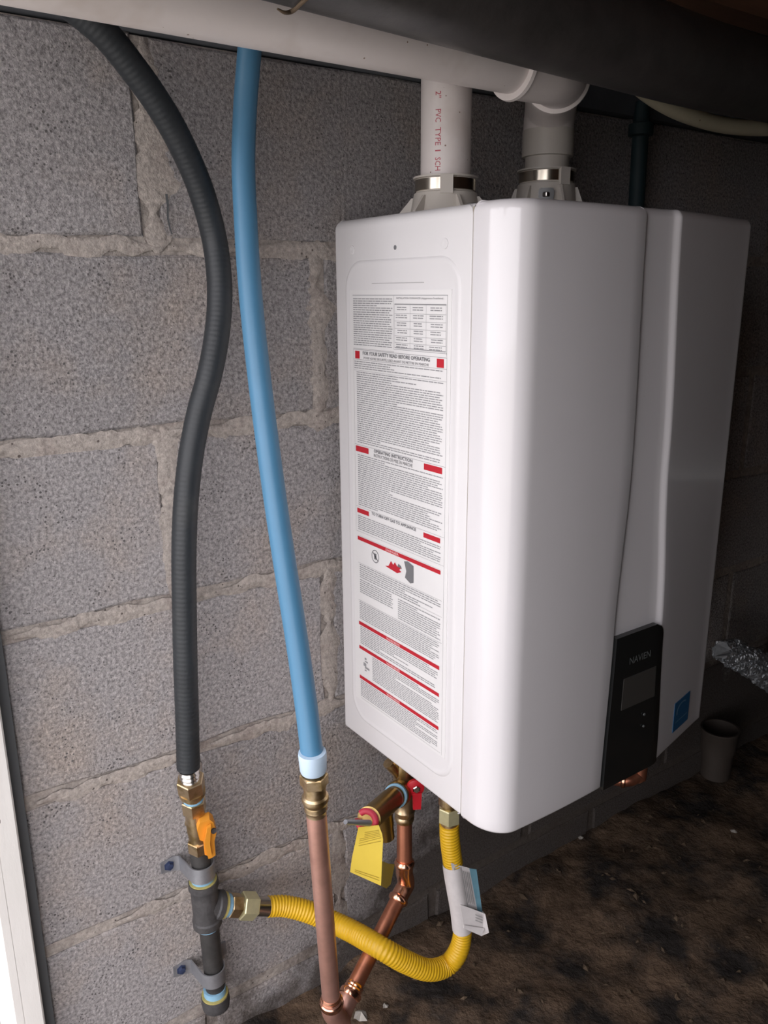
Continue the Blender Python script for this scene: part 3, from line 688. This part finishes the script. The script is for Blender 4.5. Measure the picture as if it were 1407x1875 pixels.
rv = thing('relief_valve', 'dark brass pressure relief valve with red ring and grey test lever', 'valve', tuple(RV))
Lr = (RV - rz).length
obj('thread_tape', M().lathe(rz, dr, [(.036, .0150), (.0365, .0168), (.042, .0168), (.0425, .0150)], 32), MT['tape'], rv, label='pale blue sealant ring')
obj('body', M().lathe(rz, dr, [(.040, .0125), (.046, .0145), (.048, .0132), (.052, .0148), (.058, .0150), (Lr - .014, .0148), (Lr - .012, .0155), (Lr - .008, .0155), (Lr - .007, .0130), (Lr - .002, .0120)], 32), MT['brassd'], rv)
outp = rz + dr * (Lr * .62)
obj('outlet', M().lathe(outp, (0.12, 0, -1), [(.006, .0125), (.028, .0125), (.029, .0115), (.048, .0115)], 28), MT['brassd'], rv)
m = M(); n = 26; u_ = dr.cross(up).normalized(); w2 = dr.cross(u_)
ring = [RV + (u_ * math.cos(2 * math.pi * k / n) + w2 * math.sin(2 * math.pi * k / n)) * .0118 for k in range(int(n * .9) + 1)]
obj('ring', M().tube(ring, .0040, 12, 2), MT['redring'], rv, label='red plastic ring')
tl = at(633, 1505, y=-.225); tr = at(676, 1507, y=-.205)
obj('test_lever', M().tube([tr, tl], [.0040, .0028], 14, 1), MT['lever'], rv)

# yellow tag hanging from the relief valve, its lower end curled behind
def tagpt(px, py, y): return at(px, py, y=y)
A = [tagpt(657, 1515, -.194), tagpt(651, 1545, -.190), tagpt(645, 1572, -.189), tagpt(642, 1597, -.190)]
B = [tagpt(694, 1511, -.208), tagpt(702, 1532, -.216), tagpt(700, 1575, -.218), tagpt(698, 1622, -.218)]
tg = thing('warning_tag', 'yellow paper tag hanging from the relief valve, lower end curled back', 'tag', tuple(A[0]))
m = M(); nr = 8; vs = []
def cr(P, t):
    t *= len(P) - 1; i = min(int(t), len(P) - 2); return P[i].lerp(P[i + 1], t - i)
for i in range(nr + 1):
    t = i / nr
    for k in range(4): vs.append(cr(A, t).lerp(cr(B, t), k / 3))
th = V((.0, .0006, 0))
fs = [(i * 4 + k, i * 4 + k + 1, (i + 1) * 4 + k + 1, (i + 1) * 4 + k) for i in range(nr) for k in range(3)]
m.add(vs, fs); m.add([v + th for v in vs], [f[::-1] for f in fs])
obj('card', m, MT['tagy'], tg)
# curled back flap
C1 = [B[2].lerp(B[3], -.1), B[3]]; D1 = [tagpt(723, 1583, -.175), tagpt(716, 1619, -.175)]
E1 = [tagpt(712, 1582, -.192), tagpt(708, 1627, -.192)]
m = M().add([B[2].lerp(B[3], .05), B[3], E1[0], E1[1], D1[0], D1[1]], [(0, 1, 3, 2), (2, 3, 5, 4)]); m.add([p + V((.0003, .0006, 0)) for p in m.v[:6]], [(2, 3, 1, 0), (4, 5, 3, 2)])
obj('curled_end', m, MT['tagy'], tg)
m = M()
for i, t in enumerate((.12, .16, .20, .24, .28, .33, .38, .90, .935)):
    a = cr(A, t).lerp(cr(B, t), .12 if t > .2 else .3); b = cr(A, min(1, t + .0)).lerp(cr(B, t), .92)
    o_ = V((0, -.0007, 0)); d_ = V((0, 0, -.0009)); m.add([a + o_, b + o_, b + o_ + d_, a + o_ + d_], [(0, 1, 2, 3)])
obj('tag_print', m, MT['tagink'], tg, smooth=False, kind='stuff')

# ------------------------------------------------------------------ black gas hose, valve and iron pipe on the wall
HD = .0140
hp = [atZ(60, -40, .700), atZ(125, 5, .728), atZ(190, 60, .752), atZ(240, 120, .778), atZ(290, 190, .808), atZ(330, 260, .838), atZ(367, 345, .872), atZ(391, 430, .898), atZ(401, 500, .905), atZ(402, 565, .908), atZ(395, 630, .908), atZ(383, 690, .908),
      atZ(364, 760, .910), atZ(349, 840, .912), atZ(340, 930, .918), atZ(337, 1020, .926), atZ(338, 1120, .940), atZ(340, 1220, .955), atZ(343, 1320, .975), atZ(345, 1405, .995)]
hs = thing('gas_hose', 'thick black gas hose hanging in an S-bend against the block wall', 'hose', tuple(hp[-1]))
obj('tube', M().tube(hp, HD, 32, 8, ribs=(.0055, .00009)), MT['hose'], hs)
g0 = hp[-1]; g1 = at(371, 1580, y=-.036)
dg = V((0.0, .0, -1)); dg = (at(357, 1480, y=-.044) - g0).normalized()
obj('bare_corrugation', M().tube([g0, g0 + dg * .022], .0112, 28, 2, ribs=(.0072, .0013)), MT['steel'], hs, label='bare steel corrugations')
ft = obj('flare_nut', M().hexa(g0 + dg * .020, dg, .022, .0175, ref=(.5, .8, 0)), MT['brass'], hs)
g2 = g0 + dg * .042
obj('fitting', M().lathe(g2, dg, [(-.001, .0165), (.006, .0165), (.007, .013), (.013, .0125), (.014, .0118), (.02, .0118)], 28), MT['brass'], hs)

gv = thing('gas_valve', 'brass gas shutoff valve with orange lever on the iron pipe', 'valve', tuple(g2 + dg * .05))
v0 = g2 + dg * .017; v1 = at(366, 1553, y=-.036); dvv = (v1 - v0).normalized(); Lv = (v1 - v0).length
obj('thread_tape', M().lathe(v0, dvv, [(-.003, .0110), (-.003, .0128), (.002, .0128)], 28), MT['tape'], gv)
obj('valve_body', M().lathe(v0, dvv, [(0.001, .0130), (.002, .0130), (.02, .0128), (Lv * .45, .0132), (Lv * .6, .0132), (Lv * .75, .0120), (Lv, .0120)], 28), MT['brass'], gv)
obj('end_nut', M().hexa(v0 + dvv * .001, dvv, .020, .0155, ref=(.5, .8, 0)), MT['brass'], gv)
obj('end_nut', M().hexa(v1 - dvv * .017, dvv, .019, .0150, ref=(.5, .8, 0)), MT['brass'], gv)
hc = at(375, 1517, y=-.064)
m = M()
def hq(px, py, y=-.066): return at(px, py, y=y)
hd = obj('lever', M().prism([hq(361, 1521), hq(366, 1508), hq(384, 1501), (hq(391, 1506)), hq(397, 1524), hq(393, 1540), hq(395, 1566), hq(388, 1571), hq(375, 1565), hq(373, 1541), hq(366, 1538)][::-1], V((.004, .012, .003))), MT['orange'], gv, label='orange lever')
obj('lever_rib', M().prism([hq(374, 1540, -.067), hq(379, 1512, -.067), hq(386, 1508, -.067), hq(384, 1540, -.067), hq(388, 1565, -.067), hq(381, 1567, -.067)][::-1], V((-.002, -.006, 0))), MT['orange'], hd)
obj('lever_screw', M().lathe(hq(391, 1520, -.066), (-.2, -1, 0), [(0, .0035), (.003, .0035)], 14), MT['ironcast'], hd)
obj('stem', M().tube([hc + V((-.01, .03, -.004)), hc + V((0, .006, 0))], .006, 14, 1), MT['brass'], gv)

IY = -.034
i0 = at(366, 1555, y=IY); iT = at(378, 1650, y=IY); i3 = at(396, 1838, y=IY)
ax = (i3 - i0).normalized()
gp = thing('gas_pipe', 'black iron gas pipe with tee and end cap strapped to the block wall', 'pipe', tuple(i3))
obj('pipe', M().lathe(i0, ax, [(0, .0128), ((iT - i0).length, .0128)], 32), MT['iron'], gp)
obj('pipe', M().lathe(iT, ax, [(0, .0133), ((i3 - iT).length - .01, .0133)], 32), MT['iron'], gp)
tt = at(373, 1610, y=IY) - i0; t0 = i0 + ax * tt.length; tb = i0 + ax * (at(385, 1690, y=IY) - i0).length; Lt = (tb - t0).length
tee = obj('tee', M().lathe(t0, ax, [(0, .0150), (.001, .0195), (.010, .0200), (.012, .0178), (Lt - .012, .0178), (Lt - .010, .0195), (Lt - .001, .0192), (Lt, .0150)], 36), MT['ironcast'], gp, label='grey cast tee')
tc_ = i0 + ax * (at(380, 1654, y=IY) - i0).length
y0_ = at(492, 1660, y=-.045); db = (y0_ - tc_).normalized()
obj('branch', M().lathe(tc_, db, [(.004, .0165), (.014, .0168), (.016, .0190), (.023, .0190), (.024, .0150)], 36), MT['ironcast'], tee)
obj('sealant', M().lathe(tc_, db, [(.022, .0140), (.0235, .0172), (.028, .0172), (.0285, .0138)], 32), MT['tapey'], gp)
obj('sealant', M().lathe(tc_, db, [(.028, .0140), (.0285, .0158), (.034, .0150), (.0345, .012)], 32), MT['tape'], gp)
def seal(p, off, mt, r, L): obj('sealant', M().lathe(p + ax * off, ax, [(0, .0132), (.0002, r), (L, r), (L + .0002, .0132)], 32), mt, gp)
seal(t0, -.006, MT['tape'], .0152, .006); seal(t0, -.001, MT['tapey'], .0182, .0035); seal(tb, 0, MT['tape'], .0150, .004)
ce = i0 + ax * (at(391, 1812, y=IY) - i0).length
seal(ce, -.003, MT['tape'], .0152, .010); seal(ce, .006, MT['tapey'], .0182, .004)
obj('end_cap', M().lathe(ce, ax, [(.008, .0150), (.009, .0190), (.020, .0195), (.028, .0185), (.034, .012), (.036, .002)], 36), MT['ironcast'], gp)
def strap(pz, lug, lab):
    c = i0 + ax * (pz - i0).length; t = thing('pipe_strap', lab, 'bracket', (c.x, 0, c.z), 'pipe straps on the gas pipe')
    n = 18; r = .0152; wz = .011; m = M(); vs = []
    path = [(-.044, -.0006), (-.026, -.0006), (-.0185, -.005)] + [(-r * math.cos(math.pi * k / n), IY - r * math.sin(math.pi * k / n)) for k in range(n + 1)] + [(.0165, -.006), (.019, -.0006), (.034, -.0006)]
    o2 = []
    for i, (x, y) in enumerate(path):
        a = V((*path[max(0, i - 1)], 0)); b = V((*path[min(len(path) - 1, i + 1)], 0)); tn = (b - a).normalized(); o2.append((x + tn.y * .0018, y - tn.x * .0018))
    for (x, y), (x2, y2) in zip(path, o2):
        w_ = wz * (0.7 if abs(x) > .04 else 1)
        vs += [(c.x + x, y, c.z - w_), (c.x + x2, y2, c.z - w_), (c.x + x2, y2, c.z + w_), (c.x + x, y, c.z + w_)]
    N = len(path); fs = [(i * 4 + k, i * 4 + (k + 1) % 4, (i + 1) * 4 + (k + 1) % 4, (i + 1) * 4 + k) for i in range(N - 1) for k in range(4)] + [(0, 1, 2, 3), ((N - 1) * 4 + 3, (N - 1) * 4 + 2, (N - 1) * 4 + 1, (N - 1) * 4)]
    obj('strap', m.add(vs, fs), MT['galv'], t)
    obj('screw', M().lathe((c.x - .033, -.0020, c.z), (0, -1, 0), [(0, .0070), (.0012, .0070), (.0015, .0052), (.005, .0048), (.0055, .003)], 6), MT['bluescrew'], t, label='dark blue screw head')
strap(at(368, 1592, y=IY), 0, 'galvanised pipe strap above the tee, just below the orange valve lever')
strap(at(390, 1782, y=IY), 0, 'galvanised pipe strap near the bottom end cap of the gas pipe')

# ------------------------------------------------------------------ yellow gas connector
GI = at(822, 1500, y=-.205)
yh = thing('gas_connector', 'yellow corrugated gas connector hose looping from the tee to the heater', 'hose', tuple(y0_))
yp = [y0_, at(520, 1659, y=-.050), at(560, 1668, y=-.064), at(600, 1684, y=-.082), at(650, 1708, y=-.122), at(700, 1737, y=-.168), at(745, 1762, y=-.186), at(785, 1776, y=-.197), at(818, 1768, y=-.200), at(838, 1745, y=-.205),
      at(847, 1712, y=-.206), at(845, 1670, y=-.206), at(837, 1625, y=-.206), at(829, 1575, y=-.206), at(824, 1535, y=-.206), at(823, 1508, y=-.206)]
obj('hose', M().tube(yp, [.0138, .0142] + [.0148] * 5 + [.0142] * 3 + [.0130] * 5 + [.0128], 30, 24, ribs=(.0046, .00045)), MT['yellow'], yh)
d1 = db
q0 = tc_ + db * .035; Lq = (y0_ - q0).length
obj('adapter_nut', M().hexa(q0, db, .016, .0158, ref=(0, -.25, 1)), MT['brass'], yh)
obj('flare_nut', M().hexa(q0 + db * .0175, db, .022, .0185, ref=(0, .55, 1)), MT['zinc'], yh, label='large greenish plated nut')
obj('collar', M().lathe(q0, db, [(.010, .0112), (.018, .0112), (.0395, .0112), (.040, .0132), (Lq - .001, .0132), (Lq + .001, .011)], 28), MT['steel'], yh)
gt = yp[-1]; gd = V((0, 0, 1)); gtop = V((gt.x, gt.y, -.002))
obj('flare_nut', M().hexa(gt + V((0, 0, .004)), gd, .022, .0150, ref=(-.3, .95, 0)), MT['zinc'], yh, label='large greenish plated nut')
obj('collar', M().lathe(gt, gd, [(-.004, .0118), (.006, .0118), (.026, .0110), (.030, .0110), (.031, .0145), (-gt.z - .0015, .0145)], 28), MT['brass'], yh)

# white wrap tag on the connector
wt = thing('hose_label', 'white printed paper label with blue edge wrapped round the yellow hose', 'label', tuple(yp[12]))
wp_ = [at(829.5, 1579, y=-.206), at(832, 1600, y=-.206), at(837, 1630, y=-.206), at(843, 1665, y=-.206), at(847, 1700, y=-.206)]
obj('wrap', M().tube(wp_, .0142, 28, 8, caps=False), MT['tagw'], wt)
def flag(cor, y0, y1, mt, name, th=.0005, label=None):
    P = [at(px, py, y=y0 if i in (0, 3) else y1) for i, (px, py) in enumerate(cor)]
    return obj(name, M().prism(P, V((.0, th, 0))), mt, wt, smooth=False, label=label)
flag([(826, 1580), (861, 1590), (877, 1666), (846, 1660)], -.217, -.222, MT['tagw'], 'flag')
flag([(860, 1590), (873, 1592), (884, 1672), (875, 1667)], -.222, -.224, MT['tagb'], 'flag', label='blue printed edge')
flag([(843, 1656), (886, 1672), (895, 1706), (850, 1700)], -.219, -.232, MT['tagw'], 'flag')
flag([(884, 1668), (889, 1674), (896, 1708), (882, 1714)], -.225, -.236, MT['tagw'], 'flag')
flag([(850, 1694), (888, 1700), (882, 1714), (850, 1700)], -.221, -.232, MT['tagw'], 'flag')
for i in range(9):
    x0_ = 832 + i * 3.3
    flag([(x0_, 1590 + i), (x0_ + 1.6, 1590.5 + i), (x0_ + 11, 1650 + i * .8), (x0_ + 9.4, 1649.5 + i * .8)], -.2182 - i * .0006, -.2182 - i * .0006, MT['taggrey'], 'print_line', th=.0002)
for k, (a0, b0) in enumerate(((1674, 8), (1679, 8), (1684, 9))):
    flag([(871, a0), (884, a0 + 5), (884, a0 + 7), (871, a0 + 2)], -.2305, -.2335, MT['taggrey'], 'print_line', th=.0002)

# ------------------------------------------------------------------ shadowed things behind and below the heater
q1 = at(1175, 225, y=-.03)
tp = thing('water_pipe', 'dark teal pipe hanging down the wall behind the heater, mostly in shadow', 'pipe', tuple(q1))
obj('tube', M().tube([V((q1.x, -.03, q1.z - .012)), V((q1.x + .004, -.03, .5)), V((q1.x, -.03, -.3))], .0125, 24, 6), MT['teal'], tp)
obj('coupling', M().lathe((q1.x, -.03, q1.z - .020), up, [(0, .0135), (.002, .019), (.018, .019), (.020, .013), (.05, .010)], 24), MT['teal'], tp)
cs = at(1165, 1428, y=-.16)
hw = thing('copper_pipe', 'bright copper elbow just visible under the control panel end of the heater', 'pipe', (cs.x, cs.y, -.02))
obj('elbow', M().tube([V((cs.x + .012, cs.y, -.004)), V((cs.x + .012, cs.y, cs.z + .016)), V((cs.x + .006, cs.y + .002, cs.z + .004)), V((cs.x - .012, cs.y + .012, cs.z - .003)), V((cs.x - .03, cs.y + .05, cs.z - .006)), V((cs.x - .05, -.012, cs.z - .010))], .0105, 24, 8), MT['copperd'], hw)
obj('bead', M().lathe((cs.x - .012, cs.y + .012, cs.z - .003), (-.6, .8, 0), [(0, .0110), (.002, .0135), (.006, .0135), (.008, .0110)], 24), MT['copperb'], hw)
# crinkled foil duct lying against the wall
m = M(); fp = [at(1322, 1190, y=-.08), at(1352, 1200, y=-.08), at(1395, 1225, y=-.09), at(1450, 1265, y=-.10), at(1530, 1330, y=-.11)]
m.tube(fp, [.018, .028, .030, .032, .032], 56, 26)
rr = random.Random(5)
for i, p in enumerate(m.v):
    m.v[i] = p + V((rr.uniform(-1, 1), rr.uniform(-1, 1), rr.uniform(-1, 1))) * .0024 + V((0, 0, .010 * noise.noise(p * 55)))
tag(obj('foil_duct', m, MT['foil'], smooth=False), 'crinkled silver foil duct in the dark to the right of the heater', 'duct')
pf = at(1312, 1400, z=FLOOR + .055)
bk = thing('plastic_tub', 'small dusty brown tub standing on the soil right of the heater', 'tub', tuple(pf))
obj('tub', M().lathe(V((pf.x, pf.y, FLOOR + .030)), up, [(0, .030), (.02, .031), (.06, .033), (.062, .036), (.105, .038), (.108, .040), (.114, .040), (.114, .036), (.03, .030)], 40), MT['clay'], bk)
# litter on the soil
lit = M(); rr = random.Random(11)
for i in range(900):
    x = -.40 + 1.9 * rr.random() ** 1.3; y = -.02 - 1.2 * rr.random(); z = groundz(x, y)
    if x > .85 and y > -.2: continue
    s = rr.uniform(.002, .008) * (1.5 if rr.random() < .1 else 1); a = rr.uniform(0, 6.28)
    c = V((x, y, z + s * .25)); u = V((math.cos(a), math.sin(a), rr.uniform(-.3, .3))) * s; v_ = V((-math.sin(a), math.cos(a), rr.uniform(-.3, .3))) * s * rr.uniform(.25, .8)
    lit.add([c - u, c - v_, c + u, c + v_, c + V((0, 0, s * .5))], [(0, 1, 4), (1, 2, 4), (2, 3, 4), (3, 0, 4), (0, 3, 2, 1)])
tag(obj('leaf_litter', lit, MT['litter'], smooth=False, kind='stuff'), 'brown crumbs and leaf litter scattered over the soil', 'litter')
def scrap(px, py, s, lab, seed):
    r_ = random.Random(seed); p = at(px, py, z=FLOOR + .01); p = V((p.x, p.y, groundz(p.x, p.y) + s * .2)); m = M()
    n = 9; vs = [p + V((math.cos(6.283 * k / n) * s * r_.uniform(.5, 1.1), math.sin(6.283 * k / n) * s * r_.uniform(.4, 1), r_.uniform(-.1, .35) * s)) for k in range(n)]
    m.add(vs + [p + V((0, 0, s * .6)), p - V((0, 0, s * .3))], [(k, (k + 1) % n, n) for k in range(n)] + [((k + 1) % n, k, n + 1) for k in range(n)])
    tag(obj('chip', m, MT['scrap'], smooth=False), lab, 'debris')
scrap(662, 1853, .014, 'pale crumpled chip on the soil beside the lower copper elbow', 1)
scrap(1064, 1528, .007, 'tiny pale chip on the soil below the right edge of the cover', 2)
scrap(1345, 1520, .008, 'tiny pale chip on the dark soil towards the right edge', 3)
scrap(706, 1828, .006, 'small tan chip on the soil right of the copper elbows', 4)
